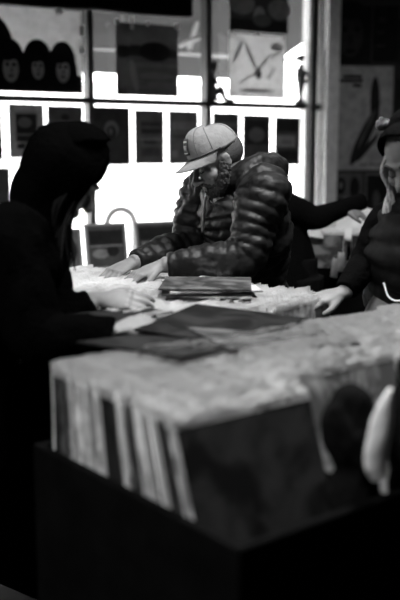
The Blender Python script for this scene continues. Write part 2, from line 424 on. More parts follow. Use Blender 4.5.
# figurine and statuette on the glazing bar
dark_bronze = mat('dark_bronze', .04, .35, .6)
s, z = wl(220, 108, -.035); z = ZM + .021
c = WM @ V((s, -.03, 0)); c.z = z
fg = thing('figurine', 'small dark seated figurine on the window bar left of sketched poster', 'figurine', c)
bm = bmesh.new(); Mf = Matrix.Rotation(PSI, 4, 'Z') @ Matrix.Scale(1.3, 4)
add_tube(bm, [(-.055, 0, .02), (-.05, 0, .09), (-.04, 0, .15)], [(.03, .03), (.024, .024), (.018, .018)], M=Mf)
add_tube(bm, [(-.045, -.01, .03), (.0, -.015, .075), (.03, -.015, .015), (.09, -.015, .008)], [.02, .016, .012, .009], M=Mf)
add_tube(bm, [(-.045, .01, .03), (.01, .012, .06), (.05, .012, .01), (.10, .012, .008)], [.02, .016, .012, .008], M=Mf)
add_tube(bm, [(-.045, -.02, .13), (-.02, -.03, .09), (.0, -.02, .06)], [.01, .009, .008], M=Mf)
add_ell(bm, (-.035, 0, .20), (.024, .024, .032), Mf)
add_tube(bm, [(-.04, 0, .15), (-.036, 0, .19)], [.012, .012], M=Mf); add_ell(bm, (-.045, 0, .012), (.04, .03, .012), Mf)
remesh('body', bm, dark_bronze, fg, voxel=.004, smooth=2)
s, _ = wl(300.5, 105, -.035); c = WM @ V((s, -.03, 0)); c.z = z
st = thing('statuette', 'slim silvery statuette on the window bar beside the pale post', 'statuette', c)
sm_ = mat('silvery_metal', .10, .3, .6)
bm = bmesh.new(); add_tube(bm, [(0, 0, 0), (0, 0, .012), (0, 0, .03), (0, 0, .05)], [.035, .035, .014, .01], straight=True, seg=16); obj('base', bm, sm_, st, smooth=True)
bm = bmesh.new(); add_tube(bm, [(0, 0, .04), (0, 0, .12), (.0, 0, .2), (0, 0, .24), (0, 0, .275)], [.01, .02, .03, .018, .012]); add_ell(bm, (0, 0, .31), (.02, .02, .028))
add_tube(bm, [(.02, 0, .23), (.05, 0, .19), (.03, 0, .14)], [.008, .008, .006]); add_tube(bm, [(-.02, 0, .23), (-.045, 0, .27), (-.02, 0, .33)], [.008, .008, .006])
remesh('figure', bm, sm_, st, voxel=.004, smooth=1)
st.scale = (1.35, 1.35, 1.15)

# ------------------------------------------------------------------ records
JW, JT = .315, .0046
def jacket_mesh(flap, seed):
    rnd = random.Random(seed)
    bm = bmesh.new()
    add_box(bm, (-JW/2, -JT/2, 0), (JW/2, JT/2, JW), mi=0)
    if flap: flap_geo(bm, rnd, 1)
    bmesh.ops.recalc_face_normals(bm, faces=bm.faces[:6])
    me = bpy.data.meshes.new('record_jacket'); bm.to_mesh(me); bm.free()
    me.materials.append(JACKET)
    if flap: me.materials.append(PLASTIC)
    return me
def flap_geo(bm, rnd, mi):
    n = 18; rows = 3; ph = rnd.random() * 9; base = rnd.uniform(.006, .026)
    for side, yoff in ((1, JT/2 + .0006), (-1, -JT/2 - .0006)):
        g = []
        for i in range(n + 1):
            x = -JW/2 - .003 + (JW + .006) * i / n; c = []
            for j in range(rows):
                f = j / (rows - 1)
                hgt = JW - .012 + (base + .012) * f + (.006 * noise.noise(V((x*22, ph, side))) if j == rows-1 else 0)
                yy = yoff + side * (.0012 * f) + .004 * f * noise.noise(V((x*26, ph + 3, side*.4)))
                if j: yy += .0035 * noise.noise(V((x*60, ph + 7, j)))*f
                c.append(bm.verts.new((x, yy, hgt)))
            g.append(c)
        for i in range(n):
            for j in range(rows - 1):
                f = bm.faces.new((g[i][j], g[i+1][j], g[i+1][j+1], g[i][j+1])); f.material_index = mi; f.smooth = True
    # side seam
    for sx in ((-1, 1) if rnd.random() < .45 else ()):
        g = []
        for i in range(9):
            zz = JW * i / 8
            g.append((bm.verts.new((sx*JW/2, .003, zz)), bm.verts.new((sx*(JW/2 + .004 + .002*noise.noise(V((zz*30, ph, sx)))), .001*noise.noise(V((zz*40, ph, 1))), zz)), bm.verts.new((sx*JW/2, -.003, zz))))
        for i in range(8):
            for j in range(2):
                f = bm.faces.new((g[i][j], g[i+1][j], g[i+1][j+1], g[i][j+1])); f.material_index = mi; f.smooth = True
PLAIN = [jacket_mesh(False, 0)]
FL = []
for k in range(7):
    bm = bmesh.new(); flap_geo(bm, random.Random(k + 50), 0)
    me = bpy.data.meshes.new('plastic_cover'); bm.to_mesh(me); bm.free(); me.materials.append(PLASTIC); FL.append(me)
BOTH = [jacket_mesh(True, 90 + k) for k in range(7)]
COUNT = [0]
GREY = [0.5]
def next_grey(rnd):
    if rnd.random() < .34: GREY[0] = rnd.choice([.02, .03, .05, .1, .5, .75, .85, .85])
    return GREY[0]
def record(loc, rot, label, group, rnd, two=True, g=None, stuff=None, name='record'):
    g = next_grey(rnd) if g is None else g
    if stuff is not None:
        stuff.append((Matrix.Translation(V(loc)) @ rot.to_matrix().to_4x4(), rnd.randrange(7))); return None
    o = bpy.data.objects.new(name, PLAIN[0] if two else rnd.choice(BOTH))
    o.location = loc; o.rotation_euler = rot; o.color = (g, g, g, 1); COL.objects.link(o)
    tag(o, label, 'record', group)
    if two:
        c = bpy.data.objects.new('plastic_cover', rnd.choice(FL)); COL.objects.link(c); c.parent = o
    COUNT[0] += 1
    return o

# near table
A1 = R(-51.5)
O1 = atz(52, 372, 1.01); O1.z = 0
M1 = Matrix.Translation(O1) @ Matrix.Rotation(A1, 4, 'Z')      # local x = u (towards the viewer), y = v (away right)
BINZ = .70; LIP = .852
def table(name, label, M, s0, s1, t0, t1, divs, lip=LIP, ncell=1):
    t = bpy.data.objects.new(name, None); COL.objects.link(t)
    t.matrix_world = M; tag(t, label, 'record table')
    def p(nm, lo, hi, m=black_paint, bev=.004):
        bm = bmesh.new(); add_box(bm, lo, hi); return obj(nm, bm, m, t, bevel=bev)
    p('bin_floor', (s0, t0, BINZ - .02), (s1, t1, BINZ - .001))
    p('side_panel', (s0 - .018, t0 - .018, .12), (s1 + .018, t0, lip))
    p('side_panel', (s0 - .018, t1, .12), (s1 + .018, t1 + .018, lip))
    p('end_panel', (s0 - .018, t0, .12), (s0, t1, lip))
    p('end_panel', (s1, t0, .12), (s1 + .018, t1, lip))
    for d in divs: p('divider', (s0, d - .005, BINZ), (s1, d + .005, lip))
    for a in (s0 + .02, s1 - .06):
        for b in (t0 + .02, t1 - .06): p('leg', (a, b, 0), (a + .04, b + .04, .14))
    return t
NR = 4; PITCHR = .338
table('record_table', 'black wooden record table in the near foreground packed with sleeved records', M1, -.025, .60, -.008, PITCHR*NR - .008, [PITCHR*k - .008 for k in range(1, NR)])
rnd = random.Random(11)
row_lab = ['record in crinkled clear plastic in the nearest left row of the near table',
           'record in clear plastic in the second row from left of the near table',
           'record in clear plastic in the third row from left of the near table',
           'record in clear plastic in the far right row of the near table']
row_grp = ['records in the nearest row', 'records in second near row', 'records in third near row', 'records in fourth near row']
for rI in range(NR):
    n = [56, 46, 50, 50][rI]
    for i in range(n):
        sb = i * .0095 + rnd.uniform(-.0008, .0008); stp = i * .0076 + rnd.uniform(-.0012, .0012)
        th = math.asin(max(-.4, min(.5, (sb - stp) / JW)))
        # local box: width x -> v, thickness y -> u
        loc = M1 @ V((sb, rI*PITCHR + JW/2 + rnd.uniform(-.003, .003), BINZ + rnd.choice([0, 0, 0, .002, .004, .011])))
        rot = Euler((-th, rnd.uniform(-.006, .006), A1 + math.pi/2), 'XYZ')
        last = (i == n - 1)
        g = None
        if last: g = [.03, .5, .3, .3][rI]
        lab = row_lab[rI]; grp = row_grp[rI]
        if last:
            lab = ['foremost record facing the viewer with dark mottled cover art', 'front record of second row beside the black bundle', 'front record of the third row on near table', 'front record of the far right row on near table'][rI]; grp = None
        record(loc, rot, lab, grp, rnd, True, g)
# far table
A2 = R(-37)
F2 = atz(75, 272, 1.01); F2.z = 0
M2 = Matrix.Translation(F2) @ Matrix.Rotation(A2, 4, 'Z')
table('record_table', 'black record table farther back where the capped man browses', M2, -.03, 1.16, -.678, .004, [-.338])
STUFF = []
for rI in (1, 0):
    smax = [1.11, 1.05][rI]
    t = -.335*rI - JW/2 - .006
    step = .0105
    n = int(smax / step)
    for i in range(n):
        s_ = i*step + .01
        lean = R(6)*math.sin(i*.12 + rI) + rnd.uniform(-.01, .01)
        loc = M2 @ V((s_ , t + rnd.uniform(-.003, .003), BINZ + rnd.choice([0, 0, 0, .004, .008])))
        near = (COUNT[0] < 300)
        rot = Euler((lean, rnd.uniform(-.006, .006), A2 + math.pi/2), 'XYZ')
        if rI == 1:
            record(loc, rot, 'record in clear plastic in the front row of the farther table', 'records in front row of far table', rnd, False, stuff=None if near else STUFF)
        else:
            record(loc, rot, 'record', 'x', rnd, False, stuff=STUFF)
bm = bmesh.new()
for Mx, k in STUFF:
    nb = len(bm.verts)
    bm.from_mesh(BOTH[k]); bm.verts.ensure_lookup_table()
    for v in bm.verts[nb:]: v.co = Mx @ v.co
so = obj('records', bm, [mat('pale_card', .5, .4, .4, 0, 30, .6, 25), PLASTIC], fix=False)
tag(so, 'packed records in clear plastic filling the back of the farther table', 'records', None, 'stuff')

# loose records lying flat
def flat(px, py, z, rz, label, g, tilt=(0, 0), plastic=False, two=False, group=None, cz=None):
    p = atz(px, py, z)
    rz = R(rz)
    Mx = Matrix.Translation(p) @ Matrix.Rotation(rz, 4, 'Z') @ Matrix.Rotation(tilt[0], 4, 'X') @ Matrix.Rotation(tilt[1], 4, 'Y') @ Matrix.Rotation(R(-90), 4, 'X') @ Matrix.Translation((0, 0, -JW/2))
    o = bpy.data.objects.new('record', PLAIN[0] if not plastic else BOTH[2]); COL.objects.link(o)
    o.matrix_world = Mx; o.color = (g, g, g, 1); tag(o, label, 'record', group)
    return o
TOP = 1.01 + .024
flat(222, 324, TOP + .004, 62, 'black record sleeve lying flat on the upright records, centre of table', .012, (R(2), R(-3)))
flat(268, 335, TOP - .001, 20, 'dark record sleeve lying flat right of centre beside the black one', .09, (R(-1), R(2)))
flat(176, 343, TOP - .002, 50, 'dark record sleeve lying flat next to the browsing hand', .012, (R(-2), R(4)))
flat(118, 318, TOP - .004, 48, 'added dark record sleeve for the dark gap under the hands of the hooded person', .012)  # added sleeve, its dark colour stands in for the shaded gap beneath the hands
pz = TOP
labs = ['lowest dark record of the stack lying before the capped man', 'second record up in the stack before the capped man', 'middle record in the stack before the capped man', 'fourth record up in the stack before the capped man', 'top record of the stack before the capped man']
p0 = atz(208, 292, TOP)
for k in range(5):
    o = flat(208 + [0, 2, -2, 1, -1][k], 292, TOP, [4, -6, 2, 8, -3][k], labs[k], [.1, .5, .05, .4, .07][k])
    o.scale = (.86, 1, .86)
    o.location.z += .0075 * k + (.0)
# paper sheet behind the stack
bm = bmesh.new()
P = atz(215, 277, TOP + .01)
add_box(bm, (-.045, -.1, 0), (.05, .06, .004), Matrix.Rotation(R(-10), 4, 'Z') @ Matrix.Rotation(R(4), 4, 'Y'))
tag(obj('paper_sheet', bm, mat('white_paper', .85, .6), loc=P), 'small white sheet lying behind the stack of records', 'paper')

# black bundle and pale bent sleeve in the near table, right
P = at(351, 434, 1.58)
bm = bmesh.new()
add_ell(bm, (0, 0, .01), (.053, .055, .085)); add_ell(bm, (.02, .0, -.03), (.043, .05, .09)); add_ell(bm, (.01, 0, -.12), (.05, .06, .07))
add_tube(bm, [(-.03, -.03, .06), (.0, -.055, 0), (.03, -.04, -.09)], [.012, .016, .012])
o = remesh('cloth_bundle', bm, mat('black_cloth', .005, .95, .06, .5, 50), None, voxel=.006, smooth=3, disp=(.008, 22, (1, 1, .6)))
o.location = P; tag(o, 'black rounded cloth bundle standing before the records at right', 'cloth bundle')
P = at(382, 440, 1.56)
bm = bmesh.new()
pts = [(.021, .0, .092), (.009, -.004, .05), (.001, -.006, .0), (-.002, -.004, -.042), (.009, 0, -.076)]
S = catmull(pts, 14); wds = catmull([(.003, 0), (.017, 0), (.021, 0), (.020, 0), (.014, 0)], 14)
for sgn in (0, 1):
    pass
add_tube(bm, [tuple(p) for p in S[::2]], [(max(w[0], .003), .011) for w in wds[::2]], side=(1, 0, 0), seg=14)
o = obj('folded_bag', bm, mat('pale_paper_bag', .9, .6, .3, .6, 30), smooth=True)
P = at(377, 440, 1.51); o.location = P; tag(o, 'pale curved folded paper bag edge standing at the right border', 'paper bag')
bm = bmesh.new()
add_ell(bm, (0, 0, 0), (.05, .06, .115)); add_ell(bm, (.03, 0, -.1), (.07, .07, .09)); add_tube(bm, [(-.01, 0, .09), (-.02, 0, .125), (-.022, 0, .145)], [.018, .010, .003])
o = remesh('dark_bag', bm, mat('black_cloth', .005), None, voxel=.006, smooth=2, disp=(.006, 20, (1, 1, .5)))
o.location = at(412, 432, 1.61); tag(o, 'black bag with a pointed corner at the right border', 'bag')

# ------------------------------------------------------------------ people
def RZX(az, pitch, roll=0): return Matrix.Rotation(R(az), 4, 'Z') @ Matrix.Rotation(R(-pitch), 4, 'X') @ Matrix.Rotation(R(roll), 4, 'Y')
def head_geo(bm, H, k=1.0):
    S = H @ Matrix.Scale(k, 4)
    add_ell(bm, (0, -.012, .035), (.076, .098, .086), S, 28, 18)
    add_ell(bm, (0, .028, -.035), (.060, .066, .078), S, 24, 16)
    add_ell(bm, (0, .055, -.085), (.035, .034, .028), S)
    add_ell(bm, (0, .083, -.098), (.019, .017, .016), S)
    add_tube(bm, [(0, .088, .022), (0, .103, -.004), (0, .120, -.030), (0, .108, -.041)], [.008, .0095, .012, .007], M=S, seg=12)
    for s in (-1, 1):
        add_ell(bm, (s*.012, .102, -.036), (.009, .011, .008), S)
        add_tube(bm, [(0, .092, .026), (s*.028, .088, .032), (s*.054, .062, .024)], [.009, .010, .007], M=S, seg=10)
        add_ell(bm, (s*.031, .079, .004), (.0145, .0125, .0115), S)
        add_ell(bm, (s*.040, .058, -.028), (.026, .026, .024), S)
        add_ell(bm, (s*.048, .018, -.07), (.016, .036, .022), S)
        add_ell(bm, (s*.077, -.008, -.008), (.006, .015, .026), S, rot=Matrix.Rotation(R(-10), 3, 'X'))
        add_ell(bm, (s*.081, -.013, .006), (.006, .010, .014), S)
    add_tube(bm, [(-.024, .082, -.066), (-.008, .097, -.062), (0, .098, -.064), (.008, .097, -.062), (.024, .082, -.066)], [.004, .0065, .0055, .0065, .004], M=S, seg=10)
    add_tube(bm, [(-.02, .083, -.071), (0, .096, -.074), (.02, .083, -.071)], [.004, .0075, .004], M=S, seg=10)
def face_bits(H, parent, k=1.0):
    S = H @ Matrix.Scale(k, 4); off = parent.location
    T = Matrix.Translation(-off) @ S
    for s in (-1, 1):
        bm = bmesh.new(); add_tube(bm, [(s*.012, .103, .030), (s*.03, .099, .038), (s*.050, .076, .031)], [.003, .0045, .002], M=T, seg=8)
        obj('eyebrow', bm, hair_dark, parent, smooth=True)
        bm = bmesh.new(); add_tube(bm, [(s*.018, .0885, -.002), (s*.031, .0925, -.005), (s*.044, .084, -.002)], [.0015, .0028, .0015], M=T, seg=8)
        obj('eyelashes', bm, hair_dark, parent, smooth=True)
def hand_geo(bm, wrist, fwd, back, thumb, curl=.5, k=1.0, spread=.12):
    """fwd: finger direction, back: back-of-hand normal, thumb: +1/-1 side along (fwd x back)"""
    f = V(fwd).normalized(); b = V(back); b = (b - f * b.dot(f)).normalized(); x = f.cross(b) * thumb
    B = Matrix(((x.x, f.x, b.x, wrist[0]), (x.y, f.y, b.y, wrist[1]), (x.z, f.z, b.z, wrist[2]), (0, 0, 0, 1))) @ Matrix.Scale(k, 4)
    add_tube(bm, [(0, -.03, 0), (0, .01, 0), (0, .05, 0), (0, .088, -.004)], [(.026, .021), (.029, .019), (.039, .0165), (.038, .013)], side=B.to_3x3() @ V((1, 0, 0)) if False else (1, 0, 0), M=B, seg=18)
    add_ell(bm, (.022, .035, -.008), (.017, .034, .015), B)
    L = [(.029, .068), (.010, .078), (-.010, .072), (-.028, .056)]
    for i, (fx, ln) in enumerate(L):
        a = (fx / .03) * spread; c = curl * (1 + .12*i)
        p = V((fx, .082, -.003)); pts = [p + V((0, -.02, 0)), p]; ang = .15 + c * .3
        for seg_, fr in enumerate((.45, .3, .25)):
            d = V((math.sin(a), math.cos(a) * math.cos(ang), -math.sin(ang))); p = p + d * (ln * fr + (.008 if seg_ == 0 else 0)); pts.append(p); ang += c * .75
        add_tube(bm, pts, [.0085, .0098, .0088, .008, .0065], M=B, seg=12, n=14)
        add_ell(bm, pts[-1], (.0066, .0066, .0066), B, 10, 8)
        add_ell(bm, (fx, .084, .005), (.0088, .010, .007), B, 10, 8)
    t = [V((.022, .02, -.006)), V((.042, .045, -.012)), V((.055, .068, -.02)), V((.056, .092, -.028))]
    add_tube(bm, t, [.013, .0135, .0105, .008], M=B, seg=12, n=14); add_ell(bm, t[-1], (.008, .008, .008), B, 10, 8)
def limb(bm, a, b, c, r, **k): add_tube(bm, [a, tuple((V(a)+V(b))/2), b, tuple((V(b)+V(c))/2), c], r, **k)

# ---- man with cap -------------------------------------------------
man_base = V((.19, 3.42, 0))
man = thing('person', 'bearded man in cap and dark quilted padded jacket leaning over the records', 'person', man_base)
Hm = Matrix.Translation(at(217, 160, 3.2)) @ RZX(113, 30, 2) @ Matrix.Scale(.93, 4)
neck = at(240, 184, 3.26); ls = at(264, 194, 3.10); rs = at(206, 194, 3.42)
l_el = at(243, 258, 3.04); l_wr = at(163, 265, 3.02)
r_el = at(186, 246, 3.36); r_wr = at(132, 263, 3.15)
hip = V((.19, 3.42, .92)); chest = at(245, 225, 3.29)
sidev = V((.42, -.906, 0))
bm = bmesh.new()
head_geo(bm, Hm)
add_tube(bm, [Hm @ V((0, -.02, -.03)), Hm @ V((0, -.035, -.09)), neck + V((.03, .02, -.03))], [(.056, .058), (.056, .056), (.07, .065)])
add_tube(bm, [hip, (hip+chest)/2, chest, neck + V((.02, .02, -.05))], [(.16, .11), (.155, .105), (.175, .12), (.10, .08)], side=sidev, seg=24)
limb(bm, ls, l_el, l_wr, [.055, .05, .042, .038, .028]); limb(bm, rs, r_el, r_wr, [.055, .05, .042, .038, .028])
hand_geo(bm, l_wr + V((-.012, 0, -.003)), at(133, 277, 2.98) - l_wr, (-.25, -.2, 1), -1, curl=.25)
hand_geo(bm, r_wr + V((-.006, 0, -.002)), at(106, 276, 3.05) - r_wr, (-.3, -.55, .85), 1, curl=.62)
for s, fx in ((1, .0), (-1, .0)):
    h = hip + sidev * (.09 * s); kn = V((h.x - .03, h.y - .02 + .02*s, .50)); an = V((h.x + .02, h.y + .03, .08))
    limb(bm, h, kn, an, [.085, .078, .055, .05, .04])
    add_tube(bm, [an + V((.05, .02, -.04)), an + V((-.04, -.02, -.045)), an + V((-.15, -.07, -.055))], [.035, .04, .028])
body = remesh('body', bm, skin, None, voxel=.0042, smooth=3)
shift(body, man_base); body.parent = man
face_bits(Hm, man)
# beard
def toff(M, base): return Matrix.Translation(-base) @ M
bm = bmesh.new(); T = toff(Hm, man_base)
add_ell(bm, (0, .050, -.085), (.052, .050, .038), T)
add_ell(bm, (0, .078, -.100), (.030, .028, .030), T)
for s in (-1, 1):
    add_tube(bm, [(s*.070, .008, .000), (s*.062, .022, -.042), (s*.048, .042, -.078), (s*.020, .070, -.10)], [.015, .027, .032, .028], M=T)
    add_tube(bm, [(0, .100, -.053), (s*.018, .093, -.056), (s*.032, .078, -.075)], [.006, .007, .008], M=T)
remesh('beard', bm, hair_dark, man, voxel=.004, smooth=1, disp=(.006, 120, (1, 1, 1)))
bm = bmesh.new()
add_ell(bm, (0, -.03, .015), (.080, .088, .075), T); 
remesh('hair', bm, mat('short_hair', .05, .7, .3, .5, 200), man, voxel=.005, smooth=1)
# cap
cap_m = mat('washed_cotton', .21, .85, .2, .35, 90, .08, 30)
capdark = mat('cap_trim', .03, .7)
CT = T @ Matrix.Translation((0, -.006, .040)) @ Matrix.Rotation(R(4), 4, 'X') @ Matrix.Scale(.96, 4)
bm = bmesh.new(); NS, NRR = 40, 14
rings = []
def capz(f, an):
    fr = max(0, math.cos(an - math.pi/2))     # front
    return .095 + .012 * fr
for i in range(NRR + 1):
    f = i / NRR; ph = f * math.pi / 2
    ring = []
    for j in range(NS):
        an = 2*math.pi*j/NS
        rr = math.cos(ph) ** .72
        seam = 1 - .012 * (abs(math.sin(an*3)) < .12)
        x = .088 * rr * math.cos(an) * seam; y = .110 * rr * math.sin(an) * seam
        z = (math.sin(ph)) * capz(f, an) + .012 * max(0, math.sin(an)) * math.sin(ph*2)
        ring.append(bm.verts.new(CT @ V((x, y, z))))
    rings.append(ring)
for i in range(NRR):
    for j in range(NS): bm.faces.new((rings[i][j], rings[i][(j+1) % NS], rings[i+1][(j+1) % NS], rings[i+1][j]))
bmesh.ops.remove_doubles(bm, verts=bm.verts, dist=.0004)
add_ell(bm, (0, 0, .096), (.008, .008, .004), CT)
cap = obj('cap', bm, cap_m, man, smooth=True)
md = cap.modifiers.new('s', 'SOLIDIFY'); md.thickness = .003
bm = bmesh.new(); top = []; NB = 24; NR2 = 6
for i in range(NB + 1):
    an = math.pi * (.06 + .88 * i / NB); c = []
    for j in range(NR2 + 1):
        f = j / NR2
        x0, y0 = .088*math.cos(an), .110*math.sin(an)
        ex = .072 * math.sin(an) ** .7
        x = x0 * (1 - .05*f); y = y0 + ex * f
        z = .004 - .014 * f - 3.2 * x*x * (f**1) * 1.1 * (1 if True else 0)
        c.append(bm.verts.new(CT @ V((x, y, z))))
    top.append(c)
for i in range(NB):
    for j in range(NR2): bm.faces.new((top[i][j], top[i+1][j], top[i+1][j+1], top[i][j+1]))
brim = obj('cap_brim', bm, cap_m, man, smooth=True); brim['label'] = 'curved cap brim'
md = brim.modifiers.new('s', 'SOLIDIFY'); md.thickness = .004
bm = bmesh.new()
add_tube(bm, [(.089*math.cos(R(a)), .111*math.sin(R(a)), .009) for a in range(2, 180, 8)], [.0028]*len(range(2, 180, 8)), M=CT, seg=8)
obj('cap_cord', bm, capdark, man, smooth=True)
# patch on front, slightly to the wearer's left
def cap_surface(an, f):
    ph = f*math.pi/2; rr = math.cos(ph)**.72
    return V((.088*rr*math.cos(an), .110*rr*math.sin(an), math.sin(ph)*capz(f, an) + .012*max(0, math.sin(an))*math.sin(ph*2)))
def cap_patch(name, a0, a1, f0, f1, m, lift, parent, n=8):
    bm = bmesh.new(); g = []
    for i in range(n+1):
        g.append([])
        for j in range(n+1):
            an = R(a0 + (a1-a0)*i/n); f = f0 + (f1-f0)*j/n
            p = cap_surface(an, f); c = V((0, 0, .03)); p = p + (p - c).normalized()*lift
            g[-1].append(bm.verts.new(CT @ p))
    for i in range(n):
        for j in range(n): bm.faces.new((g[i][j], g[i+1][j], g[i+1][j+1], g[i][j+1]))
    o = obj(name, bm, m, parent, smooth=True); md = o.modifiers.new('s', 'SOLIDIFY'); md.thickness = .001
    return o
pt = cap_patch('cap_patch', 73, 107, .14, .50, capdark, .003, man)
for a_ in (18, 54, 126, 162, 234, 306):
    bm = bmesh.new(); P_ = [CT @ (cap_surface(R(a_), f_/10) + V((0, 0, .0004))) for f_ in range(1, 11)]
    add_tube(bm, P_, [.0013]*10, seg=6, n=24); obj('seam', bm, mat('cap_seam', .10, .9), cap, smooth=True)
pale = mat('pale_print', .45, .7)
cap_patch('patch_print', 78, 102, .40, .44, pale, .0045, pt, 5); cap_patch('patch_print', 81, 99, .23, .34, mat('mid_print', .2, .7), .0045, pt, 5); cap_patch('patch_print', 78, 102, .175, .195, pale, .0045, pt, 5)
# puffer jacket
puff = mat('black_padded_nylon', .008, .5, .22, .15, 60)
bm = bmesh.new()
add_tube(bm, [hip + V((.01, .01, -.10)), hip + V((0, 0, .05)), (hip+chest)/2 + V((0, 0, .02)), chest, chest + V((-.02, -.01, .08)), neck + V((.02, .01, -.015))],
         [(.165, .135), (.17, .14), (.18, .145), (.195, .155), (.185, .15), (.115, .105)], side=sidev, seg=36, quilt=15, depth=.10, wob=.12)
for sh, el, wr, sd in ((ls, l_el, l_wr, 1), (rs, r_el, r_wr, 2)):
    end = wr + (el - wr).normalized() * .015
    S0 = sh + (neck - sh) * .35
    add_tube(bm, [S0, sh, (V(sh)+V(el))/2, el, (el + end)/2, end], [.085, .098, .085, .076, .062, .043], quilt=17, depth=.15, wob=.16, seg=28, seed=sd)
# hood bunched behind neck
add_tube(bm, [neck + V((-.035, -.09, .015)), neck + V((.04, -.10, .05)), neck + V((.11, -.02, .05)), neck + V((.09, .10, .05)), neck + V((-.0, .13, .01))], [.034, .052, .062, .055, .035], seg=20, wob=.12)
add_tube(bm, [neck + V((.02, -.085, -.02)), neck + V((.12, -.06, -.03)), neck + V((.15, .04, -.02))], [.045, .055, .045], seg=20, wob=.15)
# stand collar
add_tube(bm, [neck + V((-.085, .05, -.015)), neck + V((-.10, -.01, -.02)), neck + V((-.075, -.075, -.0)), neck + V((-.02, -.10, .02))], [.022, .022, .026, .03], seg=14)
jk = remesh('padded_jacket', bm, puff, None, voxel=.0055, smooth=1, disp=(.004, 26, (1, 1, 1.3)))
shift(jk, man_base); jk.parent = man
# zip and pale scarf bit at collar
bm = bmesh.new()
zp = [neck + V((-.118, -.045, -.01)), chest + V((-.150, -.085, .06)), chest + V((-.155, -.085, -.02))]
add_tube(bm, [p - man_base for p in zp], [.005, .005, .005], seg=8); obj('zip', bm, mat('dull_metal', .10, .5), man, smooth=True)
bm = bmesh.new()
add_tube(bm, [Hm @ V((-.03, .05, -.12)) - man_base, Hm @ V((0, .075, -.125)) - man_base, Hm @ V((.045, .055, -.115)) - man_base], [.018, .022, .016], wob=.3); 
o = obj('scarf', bm, mat('pale_scarf', .5, .8, .2, .6, 90, .5, 60), man, smooth=True); o['label'] = 'pale patterned neck scarf'
# trousers and shoes
def trousers(bm, hip, side, kn_an, r=(.115, .10, .08, .075, .07), belt=(.175, .125)):
    add_tube(bm, [hip + V((0, 0, -.1)), hip + V((0, 0, .03))], [belt, belt], side=side, seg=24)
    for kn, an, h in kn_an: limb(bm, h, kn, an, list(r), wob=.06)
def legs(base, hip, side, person, m, g=.09, face=V((-1, 0, 0)), spread=.02):
    ka = []
    for s in (1, -1):
        h = hip + side * (g*s) - V((0, 0, .06)); an = V((h.x, h.y, .09)) + side*(spread*s); kn = (h + an)/2 + face*.03; ka.append((kn, an, h))
    bm = bmesh.new(); trousers(bm, hip, side, ka); o = remesh('trousers', bm, m, None, voxel=.008, smooth=2); shift(o, base); o.parent = person
    for kn, an, h in ka:
        bm = bmesh.new()
        add_tube(bm, [an - face*.07 + V((0, 0, -.045)), an + V((0, 0, -.035)), an + face*.1 + V((0, 0, -.055)), an + face*.18 + V((0, 0, -.06))], [(.035, .036), (.042, .045), (.045, .032), (.035, .022)], side=side)
        add_tube(bm, [an + V((0, 0, -.04)), an + V((0, 0, .04))], [.045, .045])
        o = remesh('shoe', bm, mat('dark_leather', .02, .5), None, voxel=.006, smooth=2); shift(o, base); o.parent = person
    return ka
denim = mat('dark_denim', .03, .85, .2, .3, 80)
legs(man_base, hip, sidev, man, denim, face=V((-.906, -.42, 0)))

# ---- hooded person at left ------------------------------------------
hb = V((-.66, 2.28, 0))
hp = thing('person', 'person in black hooded coat at left reaching into the records', 'person', hb)
Hh = Matrix.Translation(at(63, 178, 2.40)) @ RZX(-72, 36, 0) @ Matrix.Scale(.88, 4)
side_h = V((.31, -.95, 0)); side_h.normalize()
nk = at(40, 222, 2.40); chs = at(8, 262, 2.36); hph = V((-.66, 2.30, .93))
rsh = at(4, 246, 2.18); lsh = at(30, 244, 2.58)
rel = at(38, 338, 2.12); rwr = at(118, 338, 2.14)
lel = at(56, 320, 2.42); lwr = at(96, 305, 2.46)
bm = bmesh.new(); head_geo(bm, Hh)
add_tube(bm, [Hh @ V((0, -.02, -.03)), Hh @ V((0, -.04, -.10)), nk + V((-.02, 0, -.03))], [.055, .055, .065])
add_tube(bm, [hph, (hph+chs)/2, chs, nk + V((-.02, 0, -.05))], [(.155, .11), (.15, .10), (.17, .12), (.10, .08)], side=side_h, seg=24)
limb(bm, rsh, rel, rwr, [.052, .047, .04, .036, .027]); limb(bm, lsh, lel, lwr, [.052, .047, .04, .036, .027])
hand_geo(bm, rwr + V((.008, 0, .018)), at(154, 322, 2.22) - rwr + V((0, 0, -.012)), (.1, -.5, 1), 1, curl=.4)
hand_geo(bm, lwr + V((.008, 0, .014)), at(136, 306, 2.44) - lwr, (.2, -.7, .8), -1, curl=.5)
for s in (1, -1):
    h = hph + side_h*.09*s; an = V((h.x, h.y, .08)); limb(bm, h, (h+an)/2, an, [.085, .078, .055, .05, .04])
o = remesh('body', bm, skin, None, voxel=.0048, smooth=3); shift(o, hb); o.parent = hp
face_bits(Hh, hp)
coat = mat('black_wool', .0015, 1, .0, .6, 70)
bm = bmesh.new(); T = toff(Hh, V((0, 0, 0)))
add_tube(bm, [hph + V((-.01, 0, -.28)), hph, (hph+chs)/2, chs, nk + V((-.03, 0, -.06)), nk + V((0, 0, .01))], [(.22, .18), (.20, .16), (.20, .155), (.205, .155), (.15, .12), (.085, .085)], side=side_h, seg=32, wob=.1)
for sh, el, wr in ((rsh, rel, rwr), (lsh, lel, lwr)):
    S0 = sh + (nk - sh)*.4; e = wr + (el-wr).normalized()*.012
    add_tube(bm, [S0, sh, (sh+el)/2, el, (el+e)/2, e], [.09, .095, .08, .07, .06, .048], wob=.12, seg=24)
# shawl-like shoulders
o = remesh('coat', bm, coat, None, voxel=.007, smooth=2, disp=(.008, 16, (1, 1, .5))); shift(o, hb); o.parent = hp
